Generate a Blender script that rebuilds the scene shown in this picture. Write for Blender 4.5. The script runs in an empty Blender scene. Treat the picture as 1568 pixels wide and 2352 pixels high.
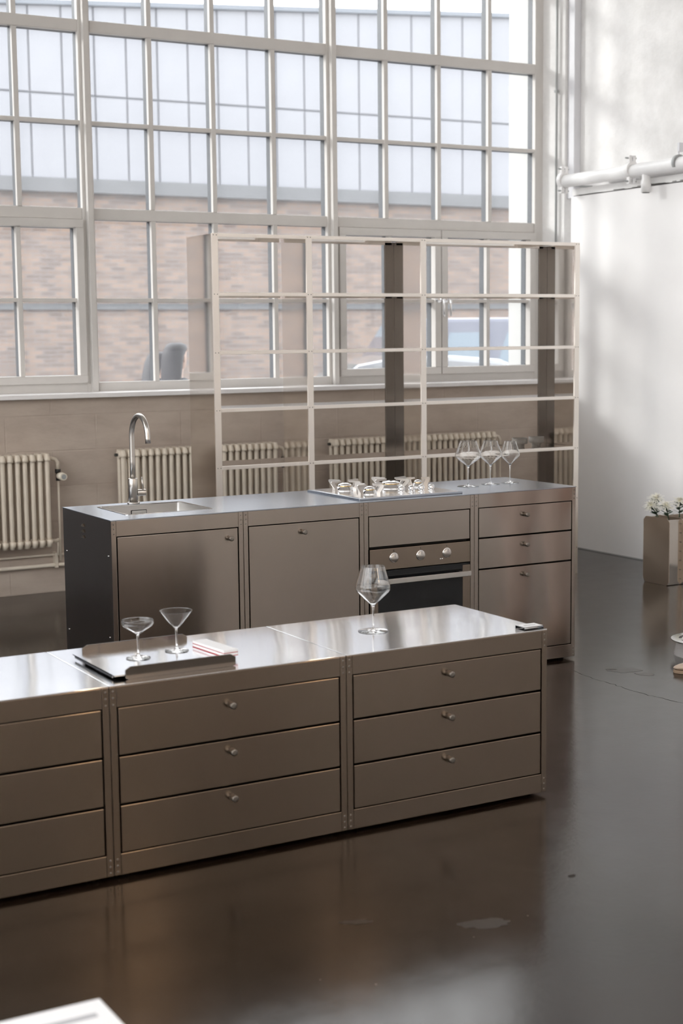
import bpy, bmesh, math, random
from mathutils import Vector, Matrix
random.seed(7)
scene = bpy.context.scene
COL = scene.collection

# ------------------------------------------------------------------ camera
CAM_POS = Vector((-2.2923, -6.0519, 1.6776))
FWD = Vector((0.4900, 0.8639, -0.1167)).normalized()
RIGHT = Vector((0.8691, -0.4945, -0.0107)).normalized()
UP = RIGHT.cross(FWD).normalized()
cam_data = bpy.data.cameras.new('camera')
cam_data.sensor_fit = 'HORIZONTAL'
cam_data.sensor_width = 24.0
cam_data.lens = 3442.8 / 1568.0 * 24.0
cam_data.clip_start = 0.05
cam_data.clip_end = 500
cam_data.dof.use_dof = True
cam_data.dof.focus_distance = 6.9
cam_data.dof.aperture_fstop = 3.2
cam = bpy.data.objects.new('camera', cam_data)
COL.objects.link(cam)
m = Matrix.Identity(4)
for i in range(3):
    m[i][0] = RIGHT[i]; m[i][1] = UP[i]; m[i][2] = -FWD[i]; m[i][3] = CAM_POS[i]
cam.matrix_world = m
scene.camera = cam

# ------------------------------------------------------------------ world, sun, exposure
world = bpy.data.worlds.new('world')
scene.world = world
world.use_nodes = True
wn = world.node_tree
wn.nodes['Background'].inputs['Color'].default_value = (0.985, 0.975, 0.97, 1)
wn.nodes['Background'].inputs['Strength'].default_value = 3.0
SUN_DIR = Vector((1.3, -1.0, -0.55)).normalized()
sun_data = bpy.data.lights.new('sun', 'SUN')
sun_data.energy = 1.25
sun_data.angle = math.radians(8)
sun_data.color = (1.0, 0.97, 0.93)
sun = bpy.data.objects.new('sun', sun_data)
sun.rotation_euler = SUN_DIR.to_track_quat('-Z', 'Y').to_euler()
sun.location = (-20, 12, 10)
COL.objects.link(sun)
vs = scene.view_settings
vs.view_transform = 'Standard'
vs.look = 'None'
vs.gamma = 1
vs.use_curve_mapping = False
vs.exposure = 0.68
scene.cycles.max_bounces = 14
scene.cycles.diffuse_bounces = 6
scene.cycles.glossy_bounces = 6
scene.cycles.transmission_bounces = 10
scene.cycles.transparent_max_bounces = 16
scene.cycles.sample_clamp_indirect = 8.0
scene.cycles.use_denoising = True

# ------------------------------------------------------------------ materials
MATS = {}
def new_mat(name):
    mt = bpy.data.materials.new(name); mt.use_nodes = True
    MATS[name] = mt
    nt = mt.node_tree
    return mt, nt, nt.nodes['Principled BSDF']

def ramp(nt, stops):
    r = nt.nodes.new('ShaderNodeValToRGB')
    e = r.color_ramp.elements
    while len(e) < len(stops): e.new(0.5)
    for i, (p, c) in enumerate(stops):
        e[i].position = p; e[i].color = (*c, 1) if len(c) == 3 else c
    return r

def tex(nt, kind, scale, vec=(1, 1, 1), detail=3, rough=.5, dist=0):
    co = nt.nodes.new('ShaderNodeTexCoord'); mp = nt.nodes.new('ShaderNodeMapping')
    mp.inputs['Scale'].default_value = vec
    nt.links.new(co.outputs['Object'], mp.inputs['Vector'])
    t = nt.nodes.new('ShaderNodeTex' + kind)
    t.inputs['Scale'].default_value = scale
    if kind == 'Noise':
        t.inputs['Detail'].default_value = detail; t.inputs['Roughness'].default_value = rough
        t.inputs['Distortion'].default_value = dist
    nt.links.new(mp.outputs['Vector'], t.inputs['Vector'])
    return t

def bump(nt, bsdf, src, strength, distance):
    b = nt.nodes.new('ShaderNodeBump')
    b.inputs['Strength'].default_value = strength; b.inputs['Distance'].default_value = distance
    nt.links.new(src, b.inputs['Height'])
    nt.links.new(b.outputs['Normal'], bsdf.inputs['Normal'])
    return b

def steel(name, col, rough, spread=.06, grain=(1, 60, 60), wave=0.0, wave_scale=2.0, brush=None, aniso=.85):
    mt, nt, b = new_mat(name)
    if brush:                                   # reflections smear across the brushing direction
        b.inputs['Anisotropic'].default_value = aniso
        cx = nt.nodes.new('ShaderNodeCombineXYZ')
        for i in range(3): cx.inputs[i].default_value = brush[i]
        nt.links.new(cx.outputs[0], b.inputs['Tangent'])
    b.inputs['Metallic'].default_value = 1
    n = tex(nt, 'Noise', 30, grain, 2, .5)
    n2 = tex(nt, 'Noise', 2.2, (1, 1, 1), 3, .55)
    mix = nt.nodes.new('ShaderNodeMath'); mix.operation = 'MULTIPLY_ADD'; mix.inputs[1].default_value = .25
    nt.links.new(n.outputs['Fac'], mix.inputs[0]); nt.links.new(n2.outputs['Fac'], mix.inputs[2])
    mr = nt.nodes.new('ShaderNodeMapRange')
    mr.inputs['From Min'].default_value = .35; mr.inputs['From Max'].default_value = .9
    mr.inputs['To Min'].default_value = max(.01, rough - spread); mr.inputs['To Max'].default_value = rough + spread
    nt.links.new(mix.outputs[0], mr.inputs['Value'])
    nt.links.new(mr.outputs['Result'], b.inputs['Roughness'])
    r = ramp(nt, [(.35, tuple(c * .985 for c in col)), (.65, tuple(min(1, c * 1.015) for c in col))])
    nt.links.new(n.outputs['Fac'], r.inputs['Fac'])
    nt.links.new(r.outputs['Color'], b.inputs['Base Color'])
    if wave:
        w = tex(nt, 'Noise', wave_scale, (1, 1, 1), 1, .4)
        bump(nt, b, w.outputs['Fac'], 1.0, wave)
    return mt

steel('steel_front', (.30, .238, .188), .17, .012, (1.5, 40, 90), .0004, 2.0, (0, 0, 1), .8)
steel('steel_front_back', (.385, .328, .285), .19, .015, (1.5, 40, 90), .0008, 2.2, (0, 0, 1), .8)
steel('steel_side', (.56, .54, .53), .28, .015, (60, 1.5, 90), .0008, 3.0, (0, 0, 1), .7)
steel('steel_mirror', (.92, .92, .94), .085, .003, (1, 30, 30), .0022, 2.4, (0, 1, 0), 1.0)
steel('tray_steel', (.21, .182, .16), .12, .02, (1, 30, 30))
steel('steel_top', (.40, .425, .475), .21, .015, (1.2, 50, 50), .0006, 3.0, (0, 1, 0), .8)
steel('steel_shelf', (.80, .77, .74), .055, .01, (40, 1.5, 40), .0006, 2.5)
steel('steel_shelf_edge', (.95, .89, .83), .42, .02, (1.5, 50, 50))
steel('steel_post', (.24, .22, .205), .16, .02, (50, 50, 2))
steel('steel_satin', (.62, .585, .55), .30, .06, (50, 50, 2))
steel('steel_chrome', (.83, .83, .84), .07, .03, (20, 20, 20))
steel('steel_knob', (.27, .245, .22), .36, .06, (30, 30, 30))
steel('steel_basin', (.60, .585, .57), .30, .05, (1.5, 50, 50))
steel('planter_steel', (.64, .54, .45), .42, .06, (20, 20, 2), .0008, 5)
steel('planter_mirror', (.62, .56, .50), .10, .03, (20, 20, 2), .0006, 4)
steel('brass', (.70, .50, .22), .25, .05, (20, 20, 20))
steel('aluminium_foil_grey', (.62, .62, .64), .35, .05, (30, 30, 2))

def plain(name, col, rough=.5, metal=0, noise=None, bumps=None, spec=.5, coat=0):
    mt, nt, b = new_mat(name)
    b.inputs['Roughness'].default_value = rough; b.inputs['Metallic'].default_value = metal
    b.inputs['Specular IOR Level'].default_value = spec
    b.inputs['Coat Weight'].default_value = coat
    if noise:
        sc, amt = noise
        n = tex(nt, 'Noise', sc, (1, 1, 1), 5, .6)
        r = ramp(nt, [(.3, tuple(c * (1 - amt) for c in col)), (.7, tuple(min(1, c * (1 + amt)) for c in col))])
        nt.links.new(n.outputs['Fac'], r.inputs['Fac']); nt.links.new(r.outputs['Color'], b.inputs['Base Color'])
        if bumps: bump(nt, b, n.outputs['Fac'], bumps[0], bumps[1])
    else:
        b.inputs['Base Color'].default_value = (*col, 1)
    return mt

plain('recess_shade', (.012, .010, .009), .7)
plain('rubber', (.02, .02, .02), .7)
plain('black_enamel', (.006, .006, .007), .12)
plain('oven_glass', (.008, .008, .009), .04, spec=.5)
plain('frame_paint', (.64, .615, .59), .38, noise=(6, .03))
plain('frame_outer', (.045, .053, .062), .45, noise=(6, .05))
plain('radiator_paint', (.70, .62, .52), .42, noise=(9, .05))
plain('pipe_paint', (.84, .83, .83), .35, noise=(12, .03))
plain('sill_paint', (.84, .82, .82), .40, noise=(5, .03))
plain('conduit_grey', (.36, .37, .37), .45, noise=(10, .08))
plain('casing_grey', (.70, .70, .73), .45, noise=(6, .04))
plain('valve_white', (.74, .68, .58), .4)
plain('valve_black', (.03, .028, .025), .5)
plain('ceiling_paint', (.74, .70, .66), .8, noise=(1, .06))
plain('pier_grey', (.10, .105, .12), .6, noise=(2, .1))
plain('far_wall_paint', (.80, .75, .70), .75, noise=(.8, .12))
plain('ceramic_brown', (.17, .15, .13), .6, noise=(30, .15))
plain('paper_white', (.86, .85, .86), .6)
plain('ink_grey', (.42, .42, .44), .6)
plain('book_red', (.45, .06, .07), .5)
plain('petal_white', (.86, .84, .76), .6)
plain('flower_center', (.78, .74, .42), .6)
plain('leaf_green', (.035, .075, .035), .5, noise=(30, .3))
plain('shoe_leather', (.60, .47, .37), .5, noise=(25, .1))
plain('shoe_sole', (.36, .25, .17), .6)
plain('trouser_pale', (.82, .72, .69), .85)  # unseen clothes, kept pale to brighten the reflection in the end drawers
plain('coat_dark', (.055, .06, .075), .85)
plain('hair_dark', (.04, .037, .045), .6)
plain('skin', (.60, .41, .33), .5)
plain('lip_rose', (.50, .24, .21), .5)
plain('asphalt', (0.2376, 0.2297, 0.2297), .9, noise=(3, .12))
plain('cladding', (0.257, 0.2645, 0.2934), .55, noise=(1.2, .03))
plain('cladding_joint', (0.1505, 0.1584, 0.1782), .7)
plain('fascia_grey', (0.1188, 0.1236, 0.1331), .6, noise=(2, .08))
plain('parapet_blue', (0.1584, 0.1782, 0.2099), .5)
plain('outer_plaster', (0.5544, 0.5465, 0.5306), .7, noise=(3, .02))
plain('car_silver', (.22, .23, .25), .25, .4, coat=1)
plain('van_blue', (.085, .095, .14), .3, .2, coat=1)
plain('car_glass', (.10, .12, .13), .06)
plain('van_glass', (.16, .21, .26), .08)
plain('crack_dark', (.03, .025, .02), .8)
plain('floor_patch', (.030, .024, .020), .28, noise=(9, .15))
plain('lamp_black', (.02, .02, .02), .5)
plain('plinth_white', (.80, .79, .80), .6)

# window wall: warm painted blockwork
mt, nt, b = new_mat('apron_paint')
n = tex(nt, 'Noise', 3.0, (1, 1, 2.5), 6, .62)
r = ramp(nt, [(.30, (.425, .35, .295)), (.62, (.52, .44, .375))])
nt.links.new(n.outputs['Fac'], r.inputs['Fac']); nt.links.new(r.outputs['Color'], b.inputs['Base Color'])
b.inputs['Roughness'].default_value = .75
co = nt.nodes.new('ShaderNodeTexCoord'); mp = nt.nodes.new('ShaderNodeMapping')
mp.inputs['Rotation'].default_value = (math.radians(90), 0, 0)
nt.links.new(co.outputs['Object'], mp.inputs['Vector'])
br = nt.nodes.new('ShaderNodeTexBrick')
br.inputs['Scale'].default_value = 1; br.inputs['Brick Width'].default_value = .62; br.inputs['Row Height'].default_value = .235
br.inputs['Mortar Size'].default_value = .006; br.inputs['Mortar Smooth'].default_value = .6
br.inputs['Color1'].default_value = (1, 1, 1, 1); br.inputs['Color2'].default_value = (.9, .9, .9, 1); br.inputs['Mortar'].default_value = (0, 0, 0, 1)
nt.links.new(mp.outputs['Vector'], br.inputs['Vector'])
add = nt.nodes.new('ShaderNodeMath'); add.operation = 'MULTIPLY_ADD'
add.inputs[1].default_value = .35
nt.links.new(br.outputs['Color'], add.inputs[0]); nt.links.new(n.outputs['Fac'], add.inputs[2])
bump(nt, b, add.outputs[0], .7, .006)

# smooth white right wall
mt, nt, b = new_mat('white_wall')
n = tex(nt, 'Noise', 1.3, (1, 1, 1), 5, .6)
r = ramp(nt, [(.3, (.85, .835, .835)), (.7, (.90, .89, .89))])
nt.links.new(n.outputs['Fac'], r.inputs['Fac']); nt.links.new(r.outputs['Color'], b.inputs['Base Color'])
b.inputs['Roughness'].default_value = .6
bump(nt, b, n.outputs['Fac'], .25, .01)
mt, nt, b = new_mat('white_rough_wall')
n = tex(nt, 'Noise', 2.6, (1, 1, 1), 8, .65)
r = ramp(nt, [(.28, (.70, .69, .68)), (.6, (.86, .85, .845))])
nt.links.new(n.outputs['Fac'], r.inputs['Fac']); nt.links.new(r.outputs['Color'], b.inputs['Base Color'])
b.inputs['Roughness'].default_value = .75
bump(nt, b, n.outputs['Fac'], .5, .02)

# polished concrete floor
mt, nt, b = new_mat('concrete_floor')
n = tex(nt, 'Noise', .9, (1, 1, 1), 7, .6, .4)
n2 = tex(nt, 'Noise', 7, (1, 1, 1), 6, .65)
r = ramp(nt, [(.28, (.008, .0042, .0024)), (.5, (.014, .0085, .0055)), (.72, (.026, .020, .016))])
nt.links.new(n.outputs['Fac'], r.inputs['Fac'])
mx = nt.nodes.new('ShaderNodeMixRGB'); mx.blend_type = 'OVERLAY'; mx.inputs['Fac'].default_value = .35
nt.links.new(r.outputs['Color'], mx.inputs['Color1']); nt.links.new(n2.outputs['Fac'], mx.inputs['Color2'])
nt.links.new(mx.outputs['Color'], b.inputs['Base Color'])
mr = nt.nodes.new('ShaderNodeMapRange')
mr.inputs['To Min'].default_value = .10; mr.inputs['To Max'].default_value = .22
nt.links.new(n2.outputs['Fac'], mr.inputs['Value']); nt.links.new(mr.outputs['Result'], b.inputs['Roughness'])
b.inputs['Specular IOR Level'].default_value = .45
n3 = tex(nt, 'Noise', 38, (1, 1, 1), 4, .7)
bump(nt, b, n3.outputs['Fac'], .16, .0012)

# far brick facade
mt, nt, b = new_mat('facade_brick')
co = nt.nodes.new('ShaderNodeTexCoord'); mp = nt.nodes.new('ShaderNodeMapping')
mp.inputs['Rotation'].default_value = (math.radians(90), 0, 0)
nt.links.new(co.outputs['Object'], mp.inputs['Vector'])
br = nt.nodes.new('ShaderNodeTexBrick')
br.inputs['Scale'].default_value = 1; br.inputs['Brick Width'].default_value = .30; br.inputs['Row Height'].default_value = .085
br.inputs['Mortar Size'].default_value = .010; br.inputs['Bias'].default_value = -.1
br.inputs['Color1'].default_value = (0.2376, 0.1703, 0.1346, 1); br.inputs['Color2'].default_value = (0.1228, 0.09662, 0.0887, 1); br.inputs['Mortar'].default_value = (0.194, 0.1758, 0.1703, 1)
nt.links.new(mp.outputs['Vector'], br.inputs['Vector']); nt.links.new(br.outputs['Color'], b.inputs['Base Color'])
b.inputs['Roughness'].default_value = .85

# window glass: clear pane with a thin film of dust
mt = bpy.data.materials.new('window_glass'); mt.use_nodes = True; MATS['window_glass'] = mt
nt = mt.node_tree; nt.nodes.clear()
out = nt.nodes.new('ShaderNodeOutputMaterial')
tr = nt.nodes.new('ShaderNodeBsdfTransparent'); tr.inputs['Color'].default_value = (.95, .965, .97, 1)
gl = nt.nodes.new('ShaderNodeBsdfGlossy'); gl.inputs['Roughness'].default_value = .02
fr = nt.nodes.new('ShaderNodeFresnel')
gm = nt.nodes.new('ShaderNodeNewGeometry')      # same reflectance on both faces of the thin pane
io = nt.nodes.new('ShaderNodeMapRange'); io.inputs['To Min'].default_value = 1.35; io.inputs['To Max'].default_value = 1 / 1.35
nt.links.new(gm.outputs['Backfacing'], io.inputs['Value']); nt.links.new(io.outputs['Result'], fr.inputs['IOR'])
m1 = nt.nodes.new('ShaderNodeMixShader')
nt.links.new(fr.outputs['Fac'], m1.inputs['Fac']); nt.links.new(tr.outputs[0], m1.inputs[1]); nt.links.new(gl.outputs[0], m1.inputs[2])
tl = nt.nodes.new('ShaderNodeBsdfTranslucent'); tl.inputs['Color'].default_value = (.93, .95, 1.0, 1)
dn = tex(nt, 'Noise', 1.6, (1, 1, .5), 5, .6)
dr = nt.nodes.new('ShaderNodeMapRange')
dr.inputs['To Min'].default_value = .015; dr.inputs['To Max'].default_value = .06
nt.links.new(dn.outputs['Fac'], dr.inputs['Value'])
m2 = nt.nodes.new('ShaderNodeMixShader')
nt.links.new(dr.outputs['Result'], m2.inputs['Fac']); nt.links.new(m1.outputs[0], m2.inputs[1]); nt.links.new(tl.outputs[0], m2.inputs[2])
nt.links.new(m2.outputs[0], out.inputs['Surface'])

mt = bpy.data.materials.new('frosted_glass'); mt.use_nodes = True; MATS['frosted_glass'] = mt
nt = mt.node_tree; nt.nodes.clear()
out = nt.nodes.new('ShaderNodeOutputMaterial'); tl = nt.nodes.new('ShaderNodeBsdfTranslucent'); tl.inputs['Color'].default_value = (.93, .93, .92, 1)
nt.links.new(tl.outputs[0], out.inputs['Surface'])
mt, nt, b = new_mat('clear_glass')
b.inputs['Transmission Weight'].default_value = 1; b.inputs['Roughness'].default_value = 0; b.inputs['IOR'].default_value = 1.46
b.inputs['Base Color'].default_value = (.985, .985, .985, 1)
mt, nt, b = new_mat('clear_acrylic')
b.inputs['Base Color'].default_value = (.80, .76, .76, 1); b.inputs['Roughness'].default_value = .25; b.inputs['Alpha'].default_value = .26
mt, nt, b = new_mat('warm_bulb')
b.inputs['Emission Color'].default_value = (1, .66, .34, 1); b.inputs['Emission Strength'].default_value = 30
def M(n): return MATS[n]

# ------------------------------------------------------------------ mesh helpers
class MB:
    def __init__(self): self.v = []; self.f = []; self.sm = []
    def quadbox(self, x0, x1, y0, y1, z0, z1):
        i = len(self.v)
        self.v += [(x0, y0, z0), (x1, y0, z0), (x1, y1, z0), (x0, y1, z0), (x0, y0, z1), (x1, y0, z1), (x1, y1, z1), (x0, y1, z1)]
        for q in ((3, 2, 1, 0), (4, 5, 6, 7), (0, 1, 5, 4), (1, 2, 6, 5), (2, 3, 7, 6), (3, 0, 4, 7)):
            self.f.append(tuple(i + k for k in q)); self.sm.append(False)
        return self
    box = quadbox
    def prism(self, pts, axis, a0, a1):
        """pts: 2-D polygon (counter-clockwise) in the two other axes, extruded along axis"""
        i = len(self.v); n = len(pts)
        def mk(p, a):
            if axis == 'z': return (p[0], p[1], a)
            if axis == 'y': return (p[0], a, p[1])
            return (a, p[0], p[1])
        self.v += [mk(p, a0) for p in pts] + [mk(p, a1) for p in pts]
        self.f.append(tuple(i + k for k in range(n))); self.f.append(tuple(i + n + k for k in reversed(range(n)))); self.sm += [False, False]
        for k in range(n):
            self.f.append((i + k, i + n + k, i + n + (k + 1) % n, i + (k + 1) % n)); self.sm.append(False)
        return self
    def loft(self, loops, cap0=True, cap1=True, smooth=True):
        i = len(self.v); n = len(loops[0])
        for L in loops: self.v += [tuple(p) for p in L]
        for a in range(len(loops) - 1):
            for k in range(n):
                self.f.append((i + a * n + k, i + a * n + (k + 1) % n, i + (a + 1) * n + (k + 1) % n, i + (a + 1) * n + k)); self.sm.append(smooth)
        if cap0: self.f.append(tuple(i + k for k in reversed(range(n)))); self.sm.append(False)
        if cap1: self.f.append(tuple(i + (len(loops) - 1) * n + k for k in range(n))); self.sm.append(False)
        return self
    def lathe(self, prof, n=32, c=(0, 0, 0), closed=False):
        loops = [[(c[0] + r * math.cos(2 * math.pi * k / n), c[1] + r * math.sin(2 * math.pi * k / n), c[2] + z) for k in range(n)] for r, z in prof]
        if closed: loops.append(loops[0])
        return self.loft(loops, not closed, not closed)
    def tube(self, pts, r, n=12, caps=True):
        pts = [Vector(p) for p in pts]
        rs = r if isinstance(r, (list, tuple)) else [r] * len(pts)
        loops = []; up = None
        for i, p in enumerate(pts):
            t = (pts[min(i + 1, len(pts) - 1)] - pts[max(i - 1, 0)]).normalized()
            if up is None:
                up = t.orthogonal().normalized()
            up = (up - t * up.dot(t)).normalized()
            s = t.cross(up)
            loops.append([p + (up * math.cos(2 * math.pi * k / n) + s * math.sin(2 * math.pi * k / n)) * rs[i] for k in range(n)])
        return self.loft(loops, caps, caps)
    def cyl(self, a, b, r, n=16): return self.tube([a, b], r, n)
    def mesh(self, name, mats):
        me = bpy.data.meshes.new(name)
        me.from_pydata(self.v, [], self.f)
        bm = bmesh.new(); bm.from_mesh(me)
        bmesh.ops.recalc_face_normals(bm, faces=bm.faces)
        bm.to_mesh(me); bm.free()
        for i, p in enumerate(me.polygons): p.use_smooth = self.sm[i]
        for mname in (mats if isinstance(mats, (list, tuple)) else [mats]): me.materials.append(M(mname))
        me.update()
        return me
    def build(self, name, mat, parent=None, bevel=0, loc=None):
        return put(name, self.mesh(name, mat), parent, bevel, loc)

def put(name, me, parent=None, bevel=0, loc=None, rot=None):
    o = bpy.data.objects.new(name, me); COL.objects.link(o)
    if parent: o.parent = parent
    if loc: o.location = loc
    if rot: o.rotation_euler = rot
    if bevel:
        bv = o.modifiers.new('bevel', 'BEVEL'); bv.width = bevel; bv.segments = 2; bv.limit_method = 'ANGLE'
        bv.harden_normals = False
    return o

def tag(o, label=None, cat=None, group=None, kind=None):
    if label: o['label'] = label
    if cat: o['category'] = cat
    if group: o['group'] = group
    if kind: o['kind'] = kind
    return o
def thing(name, label, cat, loc=(0, 0, 0), rotz=0, group=None):
    o = bpy.data.objects.new(name, None); o.empty_display_size = .1; COL.objects.link(o)
    o.location = loc; o.rotation_euler = (0, 0, rotz)
    return tag(o, label, cat, group)
def struct(name, label=None, loc=(0, 0, 0)):
    o = bpy.data.objects.new(name, None); COL.objects.link(o); o.location = loc
    return tag(o, label, None, None, 'structure')
def rrect(x0, x1, y0, y1, r, z, n=5):
    P = []
    for cx, cy, a in ((x1 - r, y1 - r, 0), (x0 + r, y1 - r, 90), (x0 + r, y0 + r, 180), (x1 - r, y0 + r, 270)):
        for k in range(n + 1):
            t = math.radians(a + 90 * k / n); P.append((cx + r * math.cos(t), cy + r * math.sin(t), z))
    return P

# ------------------------------------------------------------------ room shell
WY = 3.75          # window plane
AY = 3.50          # inner face of the window wall
X0W, WB = 1.3155, 1.8868
BAYS = [X0W - WB, X0W, X0W + WB, X0W + 2 * WB]      # bay boundaries
RX, RXU = 5.08, 5.26
ZT = 6.16          # window head
ROOM = (-6.5, -12.0, 7.0)   # left x, front y, ceiling z

f = MB().box(ROOM[0], 5.6, ROOM[1], 3.75, -.12, 0).build('floor', 'concrete_floor')
tag(f, 'brown polished concrete floor', kind='structure')
# crack and worn patches in the floor
crack_pts = [(2.29, .05), (2.32, -.082), (2.347, -.217), (2.323, -.339), (2.314, -.466), (2.318, -.56), (2.314, -.659), (2.315, -.812), (2.332, -.883), (2.345, -1.008), (2.38, -1.2)]
cb = MB()
fine = []
for a, c in zip(crack_pts[:-1], crack_pts[1:]):
    for k in range(4):
        t = k / 4
        fine.append((a[0] + (c[0] - a[0]) * t + random.uniform(-.006, .006), a[1] + (c[1] - a[1]) * t))
for i, (x, y) in enumerate(fine[:-1]):
    x2, y2 = fine[i + 1]; w = .0006 + .0014 * random.random() ** 2
    j = len(cb.v); cb.v += [(x - w, y, .0004), (x + w, y, .0004), (x2 + w, y2, .0004), (x2 - w, y2, .0004)]
    cb.f.append((j, j + 1, j + 2, j + 3)); cb.sm.append(False)
cb.build('floor_crack', 'crack_dark', f)
def blob(name, cx, cy, rx, ry, rot, mat, z=.0005, jag=.18, n=26):
    pb = MB(); pts = []
    for k in range(n):
        a = 2 * math.pi * k / n; rr = 1 + random.uniform(-jag, jag)
        x, y = rx * rr * math.cos(a), ry * rr * math.sin(a)
        pts.append((cx + x * math.cos(rot) - y * math.sin(rot), cy + x * math.sin(rot) + y * math.cos(rot), z))
    pb.v = pts; pb.f = [tuple(range(n))]; pb.sm = [False]
    return pb.build(name, mat, f)
blob('floor_patch', 2.57, -.345, .085, .055, -.5, 'floor_patch')
blob('floor_patch', 2.59, -.47, .05, .03, -1.0, 'floor_patch')
blob('floor_chip', 2.52, -.30, .03, .006, -.6, 'crack_dark', .0008)
blob('floor_chip', .542, -2.484, .014, .010, 0, 'crack_dark', .0008)
blob('floor_patch', .09, -2.655, .07, .035, -.4, 'floor_patch')
blob('floor_patch', -.22, -2.455, .045, .016, -.4, 'floor_patch')
for _ in range(14):
    blob('floor_speck', random.uniform(-1.8, 2.2), random.uniform(-3.6, -1.95), .003, .002, 0, 'floor_patch', .0006, .3, 7)

SKY_Y = [-10.4, -7.6]          # added unseen rooflights, lighting the hall from above
SKY_D, SKX0, SKX1 = 1.5, -5.6, 4.4
cm = MB(); ys = [ROOM[1]] + [v for y in SKY_Y for v in (y, y + SKY_D)] + [4.3]
for k in range(0, len(ys), 2): cm.box(ROOM[0], 5.6, ys[k], ys[k + 1], ROOM[2], ROOM[2] + .15)
for y in SKY_Y: cm.box(ROOM[0], SKX0, y, y + SKY_D, ROOM[2], ROOM[2] + .15).box(SKX1, 5.6, y, y + SKY_D, ROOM[2], ROOM[2] + .15)
ce = cm.build('ceiling', 'ceiling_paint')
tag(ce, 'plain painted ceiling', kind='structure')
LWY0, LWY1, LWZ0, LWZ1 = -9.5, .3, .9, 6.4       # added unseen side windows, put in to light the right wall
wl = MB().box(ROOM[0] - .15, ROOM[0], ROOM[1], LWY0, 0, ROOM[2]).box(ROOM[0] - .15, ROOM[0], LWY1, LWY1 + .15, 0, ROOM[2]).box(ROOM[0] - .15, ROOM[0], 3.25, 3.75, 0, ROOM[2])
for (a_, c_) in ((LWY0, LWY1), (LWY1 + .15, 3.25)): wl.box(ROOM[0] - .15, ROOM[0], a_, c_, 0, LWZ0).box(ROOM[0] - .15, ROOM[0], a_, c_, LWZ1, ROOM[2])
wl = wl.build('wall_left', 'far_wall_paint'); tag(wl, 'warm grey side wall', kind='structure')
wf = MB().box(ROOM[0], 5.6, ROOM[1] - .15, ROOM[1], 0, ROOM[2]).build('wall_front', 'far_wall_paint'); tag(wf, 'warm brown end wall', kind='structure')

# window wall: apron, pier, head, and the splayed reveals
wb_ = struct('wall_back', 'painted block wall under the tall factory windows')
MB().box(BAYS[0] - .08, 5.6, AY, 4.25, 0, 1.285).build('apron', 'apron_paint', wb_)
MB().box(ROOM[0], BAYS[0] - .08, AY - .06, 4.25, 0, ROOM[2]).build('pier', 'pier_grey', wb_)  # unseen pier, made dark and full height to darken the counter end's reflection
MB().box(BAYS[0] - .03, 5.6, AY, 4.25, ZT + .03, ROOM[2]).build('lintel', 'apron_paint', wb_)
MB().prism([(5.115, WY), (5.17, AY), (5.6, AY), (5.6, WY)], 'z', 1.285, ZT + .03).build('reveal_pier', 'white_rough_wall', wb_)
MB().box(5.135, 5.6, WY + .075, 4.19, 1.285, 8.0).build('outer_reveal', 'outer_plaster', wb_)
MB().box(BAYS[0] - .03, 5.115, WY + .08, 4.30, 1.27, 1.30).build('outer_sill', 'fascia_grey', wb_)

sill = MB().box(BAYS[0] - .03, 5.165, 3.44, WY + .02, 1.287, 1.318).build('trim_1', 'sill_paint', None, .004)
tag(sill, 'white window sill board', kind='structure')

wr = struct('wall_right', 'white plastered side wall with a lower lining')
MB().box(RXU, 5.6, ROOM[1], AY, 0, ROOM[2]).build('old_wall', 'white_rough_wall', wr)
lining = MB().box(RX, RXU - .002, ROOM[1], 3.30, 0.0, 2.722).build('wall_lining', 'white_wall', wr)
# ragged render edge hanging over the lining
eb = MB(); y = 3.28; prev = None
while y > -3:
    z = 2.735 + random.uniform(-.006, .006)
    y2 = y - random.uniform(.03, .09)
    eb.box(RX - .004, RXU - .001, y2, y, z, 2.78)
    y = y2
eb.build('ledge', 'white_rough_wall', wr)
bs = MB().box(RX - .004, RX - .0005, -8, 3.295, 0.0, .008).build('baseboard_right', 'conduit_grey'); tag(bs, 'thin dark joint at foot of the white wall', kind='structure')

cs = MB().box(5.195, 5.258, 3.415, 3.498, 2.73, ROOM[2] - .01).build('trim_2', 'casing_grey', None, .003)
tag(cs, 'grey metal casing in the corner', kind='structure')
cd = MB().cyl((5.135, 3.56, 1.33), (5.135, 3.56, ZT), .009, 10)
for z in (2.0, 3.55, 5.0): cd.box(5.123, 5.147, 3.547, 3.575, z, z + .02)
cd = cd.build('trim_3', 'conduit_grey'); tag(cd, 'thin grey conduit up the window reveal', kind='structure')

# ------------------------------------------------------------------ windows
ZR = [1.335, 2.515, 3.745, 4.95, 6.13]       # thick rails
MIDS = [1.937, 3.116, 4.345, 5.54]
FY0, FY1 = WY - .032, WY + .045
def pane(parent, x0, x1, z0, z1):
    k = (round(x1 - x0, 3), round(z1 - z0, 3))
    if k not in PANES: PANES[k] = MB().box(0, k[0], -.003, .003, 0, k[1]).mesh('pane', 'window_glass')
    return put('pane', PANES[k], parent, 0, (x0, WY + .012, z0))
PANES = {}
def bar(name, parent, x0, x1, z0, z1, y0=None, y1=None, bevel=.004):
    """a glazing bar: painted inner half, dark outer half"""
    y0 = FY0 if y0 is None else y0
    o = MB().box(x0, x1, y0, WY + .010, z0, z1).build(name, 'frame_paint', parent, bevel)
    MB().box(x0 + .003, x1 - .003, WY + .014, WY + .072, z0 + .001, z1 - .001).build('outer_cap', 'frame_outer', o)
    return o
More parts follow.
